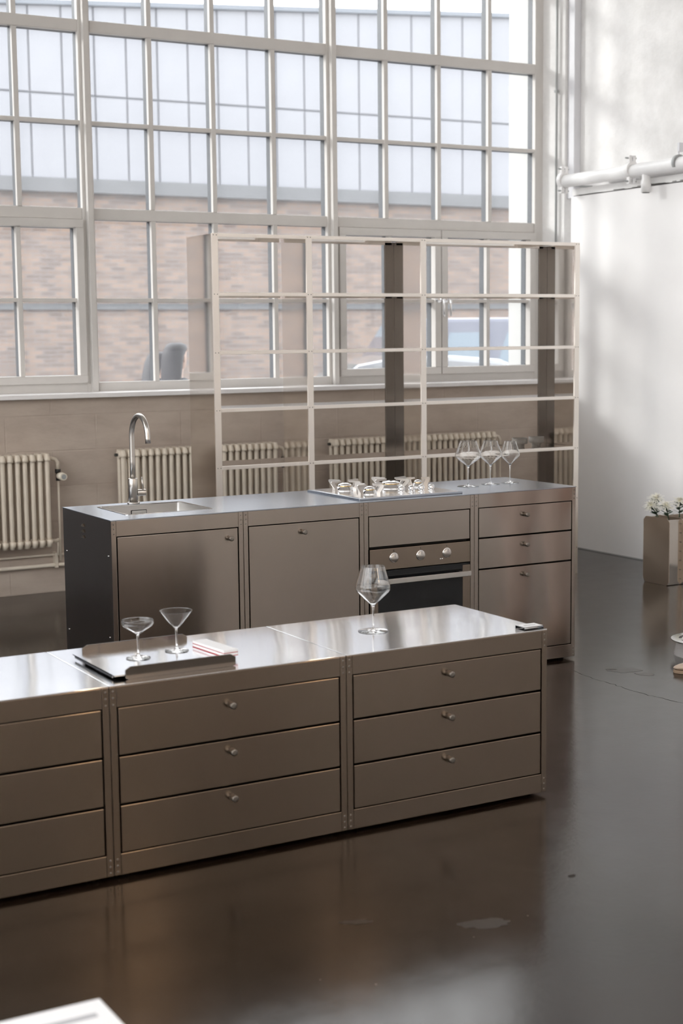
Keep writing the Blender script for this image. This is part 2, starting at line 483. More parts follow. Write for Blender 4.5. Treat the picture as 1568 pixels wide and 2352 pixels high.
for bi in range(3):
    a, c = BAYS[bi], BAYS[bi + 1]
    w = struct('window_%d' % (bi + 1), 'tall grey steel window of many small panes')
    # main mullions at both sides
    mw = .042
    if bi == 0: bar('mullion', w, a - mw, a + mw, ZR[0] - .045, ZT)
    o = bar('mullion', w, c - mw, c + mw, ZR[0] - .045, ZT)
    if bi < 2: MB().box(c - .020, c + .020, FY0 - .045, FY0, ZR[0] - .045, ZT).build('mullion_fin', 'frame_paint', o, .004)
    for i, z in enumerate(ZR):
        h = .038 if i else .045
        bar('transom', w, a + mw, c - mw, z - h, z + h, FY0 + (.012 if i % 2 else 0))
    pw = (c - a) / 4
    for si in range(4):
        z0, z1 = ZR[si] + .038, ZR[si + 1] - .038
        zm = MIDS[si]
        cas = (si == 0 and bi != 1)
        cols = [a + mw, a + pw, a + 2 * pw, a + 3 * pw, c - mw]
        if cas:
            for h in range(2):
                xa = a + mw + .003 if h == 0 else a + 2 * pw + .003
                xb = a + 2 * pw - .003 if h == 0 else c - mw - .003
                cz0, cz1 = z0 + .003, z1 - .003
                s = bpy.data.objects.new('casement', None); COL.objects.link(s); s.parent = w
                fw = .055
                MB().box(xa, xb, FY0 - .022, WY + .01, cz0, cz0 + fw).build('bottom_rail', 'frame_paint', s, .004)
                MB().box(xa, xb, FY0 - .022, WY + .01, cz1 - fw, cz1).build('top_rail', 'frame_paint', s, .004)
                MB().box(xa, xa + fw, FY0 - .022, WY + .01, cz0 + fw, cz1 - fw).build('stile', 'frame_paint', s, .004)
                MB().box(xb - fw, xb, FY0 - .022, WY + .01, cz0 + fw, cz1 - fw).build('stile', 'frame_paint', s, .004)
                oc = MB()
                for q in ((xa, xb, cz0, cz0 + fw), (xa, xb, cz1 - fw, cz1), (xa, xa + fw, cz0 + fw, cz1 - fw), (xb - fw, xb, cz0 + fw, cz1 - fw)):
                    oc.box(q[0], q[1], WY + .016, WY + .072, q[2], q[3])
                oc.build('outer_frame', 'frame_outer', s)
                xm = (xa + xb) / 2
                MB().box(xm - .016, xm + .016, FY0, WY + .01, cz0 + fw, cz1 - fw).build('muntin', 'frame_paint', s, .003)
                MB().box(xa + fw, xb - fw, FY0 + .004, WY + .01, zm - .013, zm + .013).build('muntin', 'frame_paint', s, .003)
                oc = MB().box(xm - .014, xm + .014, WY + .016, WY + .072, cz0 + fw, cz1 - fw).box(xa + fw, xb - fw, WY + .016, WY + .070, zm - .011, zm + .011)
                oc.build('outer_cap', 'frame_outer', s)
                for (q0, q1) in ((xa + fw - .004, xm), (xm, xb - fw + .004)):
                    for (r0, r1) in ((cz0 + fw - .004, zm), (zm, cz1 - fw + .004)):
                        pane(s, q0, q1, r0, r1)
                hx = xb - .028 if h == 0 else xa + .028
                hd = MB().cyl((hx, FY0 - .022, zm + .012), (hx, FY0 - .030, zm + .012), .026, 16)
                hd.tube([(hx, FY0 - .028, zm + .012), (hx + .004, FY0 - .065, zm + .012), (hx + .012, FY0 - .078, zm + .004), (hx + .014, FY0 - .08, zm - .12)], .0085, 10)
                hd.build('handle', 'steel_chrome', s)
        else:
            for k in (1, 2, 3):
                bar('muntin', w, cols[k] - .017, cols[k] + .017, z0, z1, FY0 + .008, bevel=.003)
            bar('glazing_rail', w, a + mw, c - mw, zm - .0135, zm + .0135, FY0 + .012, bevel=.003)
            for k in range(4):
                for (r0, r1) in ((z0, zm), (zm, z1)):
                    pane(w, cols[k], cols[k + 1], r0, r1)

for k, y in enumerate(SKY_Y):
    w = struct('window_%d' % (4 + k), 'added unseen rooflight strip in the ceiling')
    for q in range(5):
        xa = SKX0 + q * 2.0
        MB().box(xa + .03, xa + 1.97, y + .02, y + SKY_D - .02, ROOM[2] + .17, ROOM[2] + .176).build('pane', 'window_glass', w)
        MB().box(xa - .03, xa + .03, y, y + SKY_D, ROOM[2] + .151, ROOM[2] + .21).build('glazing_bar', 'frame_paint', w)

w = struct('window_6', 'added unseen window lighting the room from the left wall')
for q in range(7):
    ya = LWY0 + q * 1.4
    for r_ in range(4):
        za = LWZ0 + r_ * 1.375
        MB().box(ROOM[0] - .08, ROOM[0] - .074, ya + .03, ya + 1.37, za + .03, za + 1.345).build('pane', 'window_glass', w)
for q in range(2):                                # added unseen frosted bay, brightens the right wall without direct sun
    for r_ in range(4):
        ya, za = LWY1 + .15 + q * 1.4, LWZ0 + r_ * 1.375
        MB().box(ROOM[0] - .08, ROOM[0] - .074, ya + .01, ya + 1.39, za + .01, za + 1.365).build('frosted_pane', 'frosted_glass', w)
for q in range(8): MB().box(ROOM[0] - .12, ROOM[0] - .03, LWY0 + q * 1.4 - .03, LWY0 + q * 1.4 + .03, LWZ0, LWZ1).build('mullion', 'frame_paint', w)
for r_ in range(5): MB().box(ROOM[0] - .115, ROOM[0] - .035, LWY0, LWY1, LWZ0 + r_ * 1.375 - .03, LWZ0 + r_ * 1.375 + .03).build('transom', 'frame_paint', w)

# ------------------------------------------------------------------ outside
g = MB().box(-60, 90, -40, 80, -.40, -.15).box(-60, 90, 4.31, 80, -.149, -.05).build('street_ground', 'asphalt'); tag(g, 'grey asphalt yard outside the windows', kind='structure')
PHI = math.radians(1.5)
B0 = Vector((12.4, 23.5, 0))
bld = thing('opposite_building', 'pale clad and brick building across the yard', 'building', B0, -PHI)
L0, L1 = -60.0, 20.0
MB().box(L0, L1, 0, 1.0, -.05, 4.62).build('brick_wall', 'facade_brick', bld)
MB().box(L0, L1, -.05, .0, 2.27, 2.40).build('band_course', 'fascia_grey', bld)
MB().box(L0, L1, -.18, .9, 4.62, 4.90).build('fascia', 'fascia_grey', bld)
def roof_z(x): return 8.67 + .064 * (min(max(x, -9), 9) - 1.59)
rl = [L0, -9, 9, L1]
MB().prism([(x, 4.90) for x in rl] + [(x, roof_z(x) - .02) for x in reversed(rl)], 'y', .03, .9).build('backing_wall', 'cladding_joint', bld)
MB().prism([(x, roof_z(x)) for x in rl] + [(x, roof_z(x) + .10) for x in reversed(rl)], 'y', -.12, .95).build('parapet', 'parapet_blue', bld)
pwid = .68; gp = .018
me_lo = MB().box(gp, pwid - gp, -.03, .03, 4.905, 6.55).mesh('cladding_panel', 'cladding')
x = -25.98
MB().box(L0, x - .02, -.03, .03, 4.905, roof_z(-26) - .01).build('far_cladding', 'cladding', bld)
while x + pwid < L1:
    put('cladding_panel', me_lo, bld, 0, (x, 0, 0))
    put('cladding_panel', MB().prism([(gp, 6.59), (pwid - gp, 6.59), (pwid - gp, roof_z(x + pwid) - .01), (gp, roof_z(x) - .01)], 'y', -.03, .03).mesh('cladding_panel', 'cladding'), bld, 0, (x, 0, 0))
    x += pwid

def at_depth(u, v, d):
    """world point seen at pixel (u,v) of the photograph at forward depth d (used once, to set real places)"""
    return CAM_POS + (FWD + RIGHT * ((u - 784) / 3442.8) - UP * ((v - 1176) / 3442.8)) * d

def vehicle(name, label, loc, rotz, L, W, H, hood, mats, glass, van=False):
    t = thing(name, label, 'van' if van else 'car', loc, rotz)
    if van:
        prof = [(0, .35), (0, .95), (.25, 1.1), (.75, 1.15), (1.25, H - .06), (1.6, H), (L - .15, H), (L, H - .15), (L, .35)]
        win = [(1.75, 1.2, 2.5, H - .22), (2.65, 1.2, 3.6, H - .22)]
    else:
        prof = [(0, .32), (-.02, .6), (.12, .78), (.55, .86), (1.1, .93), (1.75, H - .09), (2.2, H - .01), (2.8, H), (3.4, H - .05), (L - .35, 1.02), (L - .05, .92), (L, .6), (L, .32)]
        win = [(1.85, .98, 2.55, H - .16), (2.62, .98, 3.35, H - .18)]
    bodym = MB().prism(prof, 'y', -W / 2, W / 2)
    bodym.build('body', mats, t, .06)
    for s in (-1, 1):
        for q in win:
            y0 = s * (W / 2 + .004)
            MB().prism([(q[0], q[1]), (q[2], q[1]), (q[2] - .06, q[3]), (q[0] + .18, q[3])], 'y', min(y0, y0 - s * .02), max(y0, y0 - s * .02)).build('side_window', glass, t)
    # windscreen
    i0 = 3 if van else 4
    (xa, za), (xb, zb) = prof[i0], prof[i0 + 1]
    nx, nz = -(zb - za), (xb - xa); ln = math.hypot(nx, nz); nx, nz = nx / ln * .006, nz / ln * .006
    MB().prism([(xa + .05, za + .04), (xb, zb), (xb + nx, zb + nz), (xa + .05 + nx, za + .04 + nz)], 'y', -W / 2 + .1, W / 2 - .1).build('windscreen', glass, t)
    for wx in (.8, L - .85):
        for s in (-1, 1):
            y0 = s * (W / 2 - .10)
            MB().cyl((wx, y0 - .1, .31), (wx, y0 + .1, .31), .31, 20).build('wheel', 'rubber', t)
    return t
p_ = at_depth(985, 820, 17.5)
vehicle('parked_car', 'silver car parked outside the right window', (p_.x - 2.6, p_.y + .9, -.05), math.radians(-20), 4.3, 1.75, 1.50, .9, 'car_silver', 'car_glass')
p_ = at_depth(1030, 745, 23.5)
vehicle('parked_van', 'dark blue van parked behind the silver car', (p_.x - 1.9, p_.y + .9, -.05), math.radians(-20), 4.9, 1.9, 1.98, .9, 'van_blue', 'van_glass', True)

# ------------------------------------------------------------------ people
def merged(name, mb, mat, parent, voxel, smooth=4):
    """overlapping closed volumes fused into one continuous skin"""
    o = mb.build(name, mat, parent)
    rm = o.modifiers.new('fuse', 'REMESH'); rm.mode = 'VOXEL'; rm.voxel_size = voxel; rm.use_smooth_shade = True
    sm = o.modifiers.new('soften', 'SMOOTH'); sm.factor = .5; sm.iterations = smooth
    return o
def ball(mb, c, rx, ry, rz, n=14):
    loops = []
    for a in range(1, 8):
        t = math.pi * a / 8 - math.pi / 2
        loops.append([(c[0] + rx * math.cos(t) * math.cos(2 * math.pi * k / n), c[1] + ry * math.cos(t) * math.sin(2 * math.pi * k / n), c[2] + rz * math.sin(t)) for k in range(n)])
    return mb.loft(loops)
def rings(mb, R, k, dx=None, n=22):
    """R: (z, front x, back x, half width); dx: forward shift by height"""
    L = []
    for (z, f_, b_, w_) in R:
        d = dx(z) if dx else 0
        L.append([(((f_ + b_) / 2 + (f_ - b_) / 2 * math.cos(2 * math.pi * q / n) + d) * k, w_ * math.sin(2 * math.pi * q / n) * k, z * k) for q in range(n)])
    return mb.loft(L)
def person(label, loc, rotz, H, coat, trousers, hair, stance=.10, bow=0.0):
    """local: faces +x; feet on z=0"""
    t = thing('person', label, 'person', loc, rotz)
    k = H / 1.72
    def S(*p): return tuple(v * k for v in p)
    dx = lambda z: .11 * bow * max(0, (z - 1.2) / .5) ** 1.5
    hd = dx(1.58)
    b = MB()
    rings(b, [(1.38, .05, -.07, .09), (1.43, .048, -.062, .06), (1.475, .055, -.062, .056), (1.495, .084, -.062, .050), (1.515, .098, -.068, .060), (1.54, .099, -.086, .068), (1.565, .097, -.098, .073),
              (1.595, .093, -.105, .076), (1.625, .095, -.108, .077), (1.655, .086, -.104, .074), (1.68, .064, -.088, .062), (1.70, .03, -.055, .036)], k, dx)
    rings(b, [(.84, .09, -.11, .15), (.95, .10, -.115, .165), (1.06, .09, -.09, .14), (1.2, .105, -.10, .155), (1.32, .10, -.10, .17), (1.39, .06, -.08, .13)], k, dx)
    # nose, ears
    b.loft([[S(.088 + hd, .006, 1.605), S(.088 + hd, -.006, 1.605), S(.098 + hd, 0, 1.605)], [S(.090 + hd, .012, 1.57), S(.090 + hd, -.012, 1.57), S(.116 + hd, 0, 1.568)], [S(.090 + hd, .017, 1.548), S(.090 + hd, -.017, 1.548), S(.130 + hd, 0, 1.552)], [S(.09 + hd, .012, 1.538), S(.09 + hd, -.012, 1.538), S(.104 + hd, 0, 1.54)]])
    for sd in (-1, 1):
        ball(b, S(-.008 + hd, sd * .078, 1.578), .017 * k, .009 * k, .031 * k)
        # arm: shoulder, elbow, wrist, palm
        b.tube([S(0 + dx(1.37), sd * .15, 1.385), S(.0 + dx(1.3), sd * .185, 1.34), S(-.005, sd * .215, 1.12), S(.015, sd * .22, 1.08), S(.05, sd * .222, .90), S(.06, sd * .222, .865)], [.036 * k, .042 * k, .041 * k, .040 * k, .028 * k, .026 * k], 12)
        b.tube([S(.056, sd * .222, .88), S(.066, sd * .222, .84), S(.072, sd * .220, .785)], [.026 * k, .030 * k, .028 * k], 10)
        for q, ln in enumerate((.068, .080, .076, .060)):
            x0 = .034 + q * .0245
            b.tube([S(.058 + q * .010, sd * .221, .815), S(x0, sd * .219, .775), S(x0 + .003, sd * .212, .775 - ln * .55), S(x0 + .004, sd * .198, .775 - ln)], [.0090 * k, .0086 * k, .0080 * k, .0068 * k], 8)
        b.tube([S(.085, sd * .214, .845), S(.110, sd * .206, .815), S(.118, sd * .198, .785), S(.118, sd * .192, .765)], [.012 * k, .011 * k, .0095 * k, .008 * k], 8)
        # leg and foot
        b.tube([S(0, sd * .085, .90), S(.01, sd * (.085 + stance) / 2, .66), S(.018, sd * stance, .50), S(-.005, sd * stance, .33), S(-.025, sd * stance, .10), S(-.02, sd * stance, .06)], [.088 * k, .075 * k, .055 * k, .055 * k, .036 * k, .038 * k], 14)
        b.tube([S(-.05, sd * stance, .045), S(.03, sd * stance, .05), S(.12, sd * (stance + .01), .032), S(.16, sd * (stance + .01), .028)], [.03 * k, .034 * k, .026 * k, .018 * k], 10)
    merged('body', b, 'skin', t, .0048, 2)
    c = MB()
    rings(c, [(.86, .125, -.135, .185), (.95, .122, -.132, .182), (1.06, .115, -.115, .165), (1.2, .130, -.122, .178), (1.32, .125, -.122, .188), (1.39, .085, -.10, .145), (1.425, .066, -.078, .082)], k, dx)
    for sd in (-1, 1):
        c.tube([S(0 + dx(1.37), sd * .13, 1.375), S(.0 + dx(1.3), sd * .19, 1.335), S(-.005, sd * .218, 1.12), S(.015, sd * .222, 1.08), S(.05, sd * .222, .905)], [.066 * k, .066 * k, .056 * k, .054 * k, .042 * k], 14)
    merged('jacket', c, coat, t, .009)
    c = MB()
    rings(c, [(.80, .10, -.12, .16), (.90, .115, -.128, .175), (.99, .108, -.118, .165)], k)
    for sd in (-1, 1):
        c.tube([S(0, sd * .085, .90), S(.01, sd * (.085 + stance) / 2, .66), S(.015, sd * stance, .48), S(-.008, sd * stance, .30), S(-.02, sd * stance, .085)], [.10 * k, .088 * k, .074 * k, .070 * k, .062 * k], 16)
    merged('trousers', c, trousers, t, .009)
    h = MB()
    rings(h, [(1.33, -.065, -.112, .075), (1.40, -.048, -.122, .092), (1.48, -.025, -.126, .097), (1.55, -.010, -.129, .097), (1.60, .008, -.131, .096), (1.635, .055, -.130, .094), (1.662, .090, -.124, .090), (1.69, .080, -.108, .078), (1.708, .04, -.07, .045)], k, dx)
    merged('hair', h, hair, t, .009)
    for sd in (-1, 1):
        e = ball(MB(), S(.0795 + hd, sd * .031, 1.598), .0125 * k, .0145 * k, .009 * k).build('eye', 'paper_white', t)
        ball(MB(), S(.0895 + hd, sd * .031, 1.598), .004 * k, .006 * k, .006 * k).build('iris', 'hair_dark', e)
        ball(MB(), S(.086 + hd, sd * .033, 1.622), .008 * k, .020 * k, .004 * k).build('eyebrow', 'hair_dark', t)
    ball(MB(), S(.098 + hd, 0, 1.522), .007 * k, .022 * k, .006 * k).build('lips', 'lip_rose', t)
    return t
pt = at_depth(402, 800, 12.0)
person('person with long dark hair in a dark coat outside the window', (pt.x, pt.y, -.05), math.radians(35), 1.70, 'coat_dark', 'coat_dark', 'hair_dark', bow=.3)
pt = at_depth(350, 815, 13.0)
person('shorter person with dark hair looking down outside the window', (pt.x, pt.y, -.05), math.radians(25), 1.62, 'coat_dark', 'coat_dark', 'hair_dark', bow=.9)

# ------------------------------------------------------------------ radiators and wall pipes
col_mb = MB()
for yy in (-.035, .035):
    col_mb.tube([(0, yy, .03), (0, yy, .07), (0, yy, .56), (0, yy, .60)], [.012, .0165, .0165, .012], 8)
col_mb.loft([rrect(-.020, .020, -.062, .062, .016, z, 2) for z in (.565, .578)] + [rrect(-.015, .015, -.05, .05, .014, .612, 2)])
col_mb.loft([rrect(-.015, .015, -.05, .05, .014, .0, 2)] + [rrect(-.020, .020, -.062, .062, .016, z, 2) for z in (.03, .05)])
col_mb.cyl((-.0255, 0, .578), (.0255, 0, .578), .025, 10).cyl((-.0255, 0, .035), (.0255, 0, .035), .025, 10)
COLUMN = col_mb.mesh('column', 'radiator_paint')
RY = 3.385
def radiator(xa, xb, label):
    n = int(round((xb - xa) / .0495))
    t = thing('radiator', label, 'radiator', (xa, RY, .325), 0, 'column radiators under the windows')
    for i in range(n): put('column', COLUMN, t, 0, (.0255 + i * .0495, 0, 0))
    xe = n * .0495
    MB().tube([(xe, 0, .578), (xe + .02, 0, .578), (xe + .045, 0, .570), (xe + .058, 0, .55), (xe + .06, 0, .50)], .013, 10).build('inlet_elbow', 'radiator_paint', t)
    v = MB().cyl((xe + .06, 0, .505), (xe + .06, 0, .48), .019, 10).cyl((xe + .06, 0, .48), (xe + .06, 0, .43), .015, 10)
    v = v.build('valve', 'valve_black', t)
    MB().tube([(xe + .06, -.005, .462), (xe + .068, -.03, .462), (xe + .07, -.085, .460)], [.018, .026, .024], 14).build('valve_head', 'valve_white', v)
    MB().cyl((xe + .0703, -.0845, .46), (xe + .0706, -.088, .46), .016, 14).build('valve_cap', 'conduit_grey', v)
    MB().cyl((xe + .06, 0, .44), (xe + .06, 0, -.10), .0075, 8).build('riser_pipe', 'radiator_paint', t)
    MB().cyl((xe, 0, .035), (xe + .05, 0, .035), .013, 8).cyl((xe + .045, 0, .05), (xe + .045, 0, -.06), .008, 8).build('return_pipe', 'radiator_paint', t)
    MB().cyl((0, 0, .578), (-.02, 0, .578), .010, 8).build('bleed_plug', 'valve_black', t)
    for bx in (.12, xe - .12):
        MB().box(bx - .012, bx + .012, .02, AY - RY - .002, .50, .52).build('bracket', 'radiator_paint', t)
radiator(-.42, .85, 'cream column radiator on the wall beyond the sink end of the counter')
radiator(1.345, 2.52, 'cream column radiator behind the tap and the narrow shelf bay')
radiator(2.975, 4.40, 'cream column radiator behind the hob and wide shelf bay')
hp = thing('heating_pipe', 'cream heating pipe, with a bar for the lit wall strip, running low along the window wall', 'pipe', (0, 3.462, 0))
MB().cyl((-.63, 0, .187), (5.0, 0, .187), .013, 10).build('pipe', 'radiator_paint', hp)
MB().cyl((-.63, .01, .255), (5.0, .01, .255), .008, 10).build('pipe', 'radiator_paint', hp)  # thin bar stands in for a lit strip of wall between shadows
for bx in (.92, 2.6, 4.46):
    MB().box(bx - .01, bx + .01, -.016, AY - 3.462 - .002, .17, .27).build('clip', 'radiator_paint', hp)

wp = thing('white_pipe', 'thick white clamped pipe along the right wall', 'pipe', (0, 0, 0))
PX, PZ, PR = 4.985, 2.845, .048
MB().tube([(PX, 3.30, PZ - .012), (PX, -4, PZ)], PR, 24).build('pipe', 'pipe_paint', wp)
MB().tube([(PX + .16, 2.9, PZ - .025), (PX + .16, -4, PZ - .02)], .034, 16).build('second_pipe', 'pipe_paint', wp)
def clamp(y):
    c = MB().cyl((PX, y - .022, PZ), (PX, y + .022, PZ), PR + .011, 24)
    for s in (-1, 1): c.box(PX - .03, PX - .006, y - .016, y + .016, PZ + s * (PR + .028) - .024, PZ + s * (PR + .028) + .024).box(PX + .006, PX + .03, y - .016, y + .016, PZ + s * (PR + .028) - .024, PZ + s * (PR + .028) + .024)
    c = c.build('pipe_clamp', 'pipe_paint', wp, .003)
    for s in (-1, 1):
        MB().cyl((PX - .055, y + .0, PZ + s * (PR + .034)), (PX + .045, y, PZ + s * (PR + .034)), .006, 8).build('bolt', 'conduit_grey', c)
for y in (3.27, 2.49, .6): clamp(y)
MB().tube([(PX, 2.33, PZ - .03), (PX, 2.33, PZ - .085), (PX, 2.33, PZ - .10), (PX, 2.33, PZ - .175)], [.030, .030, .036, .034], 16).build('branch_stub', 'pipe_paint', wp)
MB().cyl((PX, 2.33, PZ - .174), (PX, 2.33, PZ - .178), .026, 14).build('stub_opening', 'valve_black', wp)
MB().box(PX - .004, RXU, 1.985, 2.005, PZ + .075, PZ + .135).cyl((PX, 1.995, PZ + .03), (PX, 1.995, PZ + .08), .006, 8).build('hanger', 'casing_grey', wp)
MB().cyl((PX, 1.98, PZ), (PX, 2.01, PZ), PR + .006, 24).build('hanger_ring', 'conduit_grey', wp)
for y in (3.27, 2.49, .6): MB().cyl((PX + .03, y, PZ - .04), (RX + .19, y, PZ - .04), .008, 8).build('wall_stud', 'conduit_grey', wp)

# ------------------------------------------------------------------ kitchen units
RIV = MB().lathe([(.0034, 0), (.0031, .0010), (.0018, .0018), (.0004, .0020)], 8).mesh('rivet', 'steel_knob')
for p in RIV.polygons: p.use_smooth = True
KNOB = MB().lathe([(.0095, 0), (.0110, .001), (.0110, .028), (.0102, .0295), (.006, .0295)], 18).mesh('knob', 'steel_knob')
FACE = (math.radians(90), 0, 0)      # local z axis -> -y
HB = .015
def unit(x, y, w, d, h, fronts, label, cat, group, top_rail, bot_rail, front_mat, own_top, rivets_bottom=True, st=.0235):
    t = thing('kitchen_unit', label, cat, (x, y, 0), 0, group)
    e = .0008
    ht = h - .0045 if not own_top else h - .004
    for s in (0, 1):
        xa = e if s == 0 else w - st
        xb = st if s == 0 else w - e
        MB().box(xa, xb, 0, d, HB, ht).build('side_panel', front_mat, t, .0015)
    MB().box(st + .0004, w - st - .0004, 0, .03, h - top_rail, ht - .0002).build('top_rail', front_mat, t, .0015)
    MB().box(st + .0004, w - st - .0004, 0, .03, HB, HB + bot_rail).build('bottom_rail', front_mat, t, .0015)
    MB().box(st, w - st, d - .015, d - .001, HB, ht - .0005).build('back_panel', 'steel_side', t)
    MB().box(st + .0005, w - st - .0005, .034, .040, HB + .002, h - top_rail - .001).build('gap_shade_sheet', 'recess_shade', t)  # near-black sheet puts the shade into the gaps between fronts
    if own_top:
        MB().box(.0012, w - .0012, -.0012, d, h - .004, h).build('top_panel', 'steel_mirror', t, .0012)
    for (z0, z1, kx, kz, nm) in fronts:
        fo = MB().box(st + .0045, w - st - .0045, .0008, .022, z0 + .0035, z1 - .0035).build(nm, front_mat, t, .0018)
        if kx is not None:
            put('knob', KNOB, fo, 0, (kx, .0008, kz), FACE)
    for s in (.012, w - .012):
        for k in range(3):
            put('rivet', RIV, t, 0, (s, 0, h - .018 - k * .021), FACE)
            if rivets_bottom: put('rivet', RIV, t, 0, (s, 0, HB + .012 + k * .020), FACE)
    for fx in (.05, w - .05):
        for fy in (.06, d - .06):
            MB().cyl((fx, fy, 0), (fx, fy, HB + .004), .018, 12).build('foot', 'rubber', t)
    return t

# back counter : four units .63 wide
BW, BD, BH = .6307, .6205, .90
GB = 'units of the tall steel counter'
TR, BR = .0725, .066
u1 = unit(0, 0, BW, BD, BH, [(HB + BR, BH - TR, .561, .781, 'door')], 'steel sink cabinet with one plain door and a corner knob', 'cabinet', GB, TR, BR, 'steel_front_back', False)
u2 = unit(BW, 0, BW, BD, BH, [(HB + BR, BH - TR, .934 - BW, .783, 'door')], 'steel cabinet with a plain door between sink and oven', 'cabinet', GB, TR, BR, 'steel_front_back', False)
u3 = unit(2 * BW, 0, BW, BD, BH, [(.676, BH - TR, None, None, 'filler_panel')], 'steel cabinet housing the oven under the hob', 'cabinet', GB, TR, BR, 'steel_front_back', False)
u4 = unit(3 * BW, 0, BW, BD, BH, [(.675, BH - TR, 2.2 - 3 * BW, .778, 'drawer_front'), (.519, .675, 2.2 - 3 * BW, .626, 'drawer_front'), (HB + BR, .519, 2.2 - 3 * BW, .474, 'drawer_front')],
          'steel end cabinet with two shallow drawers over a deep one', 'cabinet', GB, TR, BR, 'steel_front_back', False)
# small punched vents on the end panel beside the sink
for k in range(3):
    MB().prism([(.335, .838 - k * .026), (.365, .838 - k * .026), (.350, .850 - k * .026)], 'x', -.006, .0015).build('vent_louvre', 'steel_knob', u1)
for (yy, zz) in ((.58, .70), (.58, .33), (.04, .74), (.05, .38)):
    MB().cyl((-.002, yy, zz), (.002, yy, zz), .004, 8).build('screw', 'steel_chrome', u1)

# worktop with the sink cut-out
wt = MB()
hx0, hx1, hy0, hy1 = .136, .545, .147, .519
W4 = 4 * BW
for q in ((-.0015, W4 + .0015, -.0015, hy0), (-.0015, W4 + .0015, hy1, BD), (-.0015, hx0, hy0, hy1), (hx1, W4 + .0015, hy0, hy1)):
    wt.box(q[0], q[1], q[2], q[3], BH - .004, BH)
wt = wt.build('worktop', 'steel_top'); tag(wt, 'long brushed steel worktop over the tall counter', 'worktop')

sk = thing('sink', 'square steel sink set into the worktop', 'sink', (0, 0, BH))
MB().loft([rrect(.128, .553, .139, .527, .022, z) for z in (.0002, .0016)] + [rrect(.140, .541, .151, .515, .018, .0018)] + [rrect(.140, .541, .151, .515, .018, -.002)], False, False, False).build('rim', 'steel_chrome', sk)
MB().loft([rrect(.140, .541, .151, .515, .018, -.002), rrect(.143, .538, .154, .512, .020, -.15), rrect(.152, .529, .163, .503, .03, -.168), rrect(.17, .51, .18, .48, .03, -.172)], False, True).build('basin', 'steel_basin', sk)
MB().lathe([(.045, -.1715), (.045, -.169), (.034, -.1685), (.012, -.170)], 20, (.34, .33, 0)).build('drain', 'steel_chrome', sk)
ov = MB().box(.300, .372, .5095, .5125, -.062, -.028).build('overflow_plate', 'steel_basin', sk, .003)
MB().box(.297, .375, .511, .5135, -.065, -.025).build('overflow_shadow_gap', 'valve_black', sk)
tcu = bpy.data.curves.new('sink_lettering', 'FONT'); tcu.body = 'BLANCO'; tcu.size = .010; tcu.align_x = 'CENTER'; tcu.extrude = .0002
to = bpy.data.objects.new('sink_lettering_tmp', tcu); COL.objects.link(to)
dg = bpy.context.evaluated_depsgraph_get()
tme = bpy.data.meshes.new_from_object(to.evaluated_get(dg)); bpy.data.objects.remove(to)
tme.materials.clear(); tme.materials.append(M('valve_black'))
put('lettering', tme, ov, 0, (.336, .5092, -.048), (math.radians(90), 0, 0))

fa = thing('kitchen_tap', 'brushed steel swan-neck tap behind the sink', 'tap', (.330, .562, BH))
MB().lathe([(.030, 0), (.030, .008), (.026, .009)], 24).build('base_ring', 'steel_satin', fa)
MB().lathe([(.0225, .008), (.0225, .118), (.021, .121), (.012, .1215)], 24).build('column', 'steel_satin', fa)
pts = [(0, 0, .115), (0, 0, .2), (0, 0, .318)] + [(0, -.098 + .098 * math.cos(math.radians(a)), .322 + .098 * math.sin(math.radians(a))) for a in range(10, 171, 10)] + [(0, -.1965, .318), (0, -.199, .296)]
MB().tube(pts, .0125, 16).build('spout', 'steel_satin', fa)
hdl = MB().cyl((.018, -.006, .052), (.058, -.012, .052), .0155, 18).build('handle', 'steel_satin', fa, .001)
MB().tube([(.046, -.010, .062), (.040, -.012, .125)], [.0045, .0035], 10).build('lever', 'steel_satin', hdl)

# gas hob
hob = thing('gas_hob', 'steel gas hob with four burners on the worktop', 'hob', (1.264, .045, BH))
hw, hd_ = .590, .520
MB().box(0, hw, 0, hd_, 0, .010).build('plate', 'steel_top', hob, .002)
MB().loft([rrect(.012, hw - .012, .012, hd_ - .012, .01, z, 2) for z in (.0095, .0115)]).build('spill_tray', 'steel_mirror', hob)
def burner(cx, cy, r):
    bb = MB().lathe([(r * 1.35, .0112), (r * 1.28, .016), (r * 1.12, .022), (r * 1.02, .030), (r * .80, .033)], 28, (cx, cy, 0)).build('burner', 'steel_chrome', hob)
    MB().lathe([(r * .80, .0325), (r * .80, .0365), (r * .5, .037)], 28, (cx, cy, 0)).build('flame_ring', 'brass', bb)
    MB().lathe([(r * .84, .0365), (r * .84, .0395), (r * .68, .045), (r * .36, .049), (.001, .050)], 28, (cx, cy, 0)).build('burner_cap', 'steel_chrome', bb)
def support(cx, cy, ang, r0, r1, h=.062):
    """Z-shaped pan rest standing on the plate, pointing at the burner centre"""
    rf = r0 + (r1 - r0) * .52
    q = [(r0, h), (r0, h - .008), (r1 - .020, h - .010), (rf - .010, .026), (rf - .010, .0112), (rf + .012, .0112), (rf + .012, .024), (r1 + .004, h - .012), (r1 + .004, h - .003), (r1 - .002, h)]
    mb = MB().prism(q, 'y', -.003, .003)
    o = mb.build('pan_rest', 'steel_satin', hob)
    o.location = (cx, cy, 0); o.rotation_euler = (0, 0, ang)
BUR = [(.135, .375, .042, .100), (.145, .150, .032, .088), (.385, .345, .056, .118)]
for (cx, cy, r, rr) in BUR:
    burner(cx, cy, r)
    for a in (20, 110, 200, 290): support(cx, cy, math.radians(a), rr * .30, rr)
burner(.520, .30, .024)
for a in (-20, 160): support(.520, .30, math.radians(a), .016, .058)
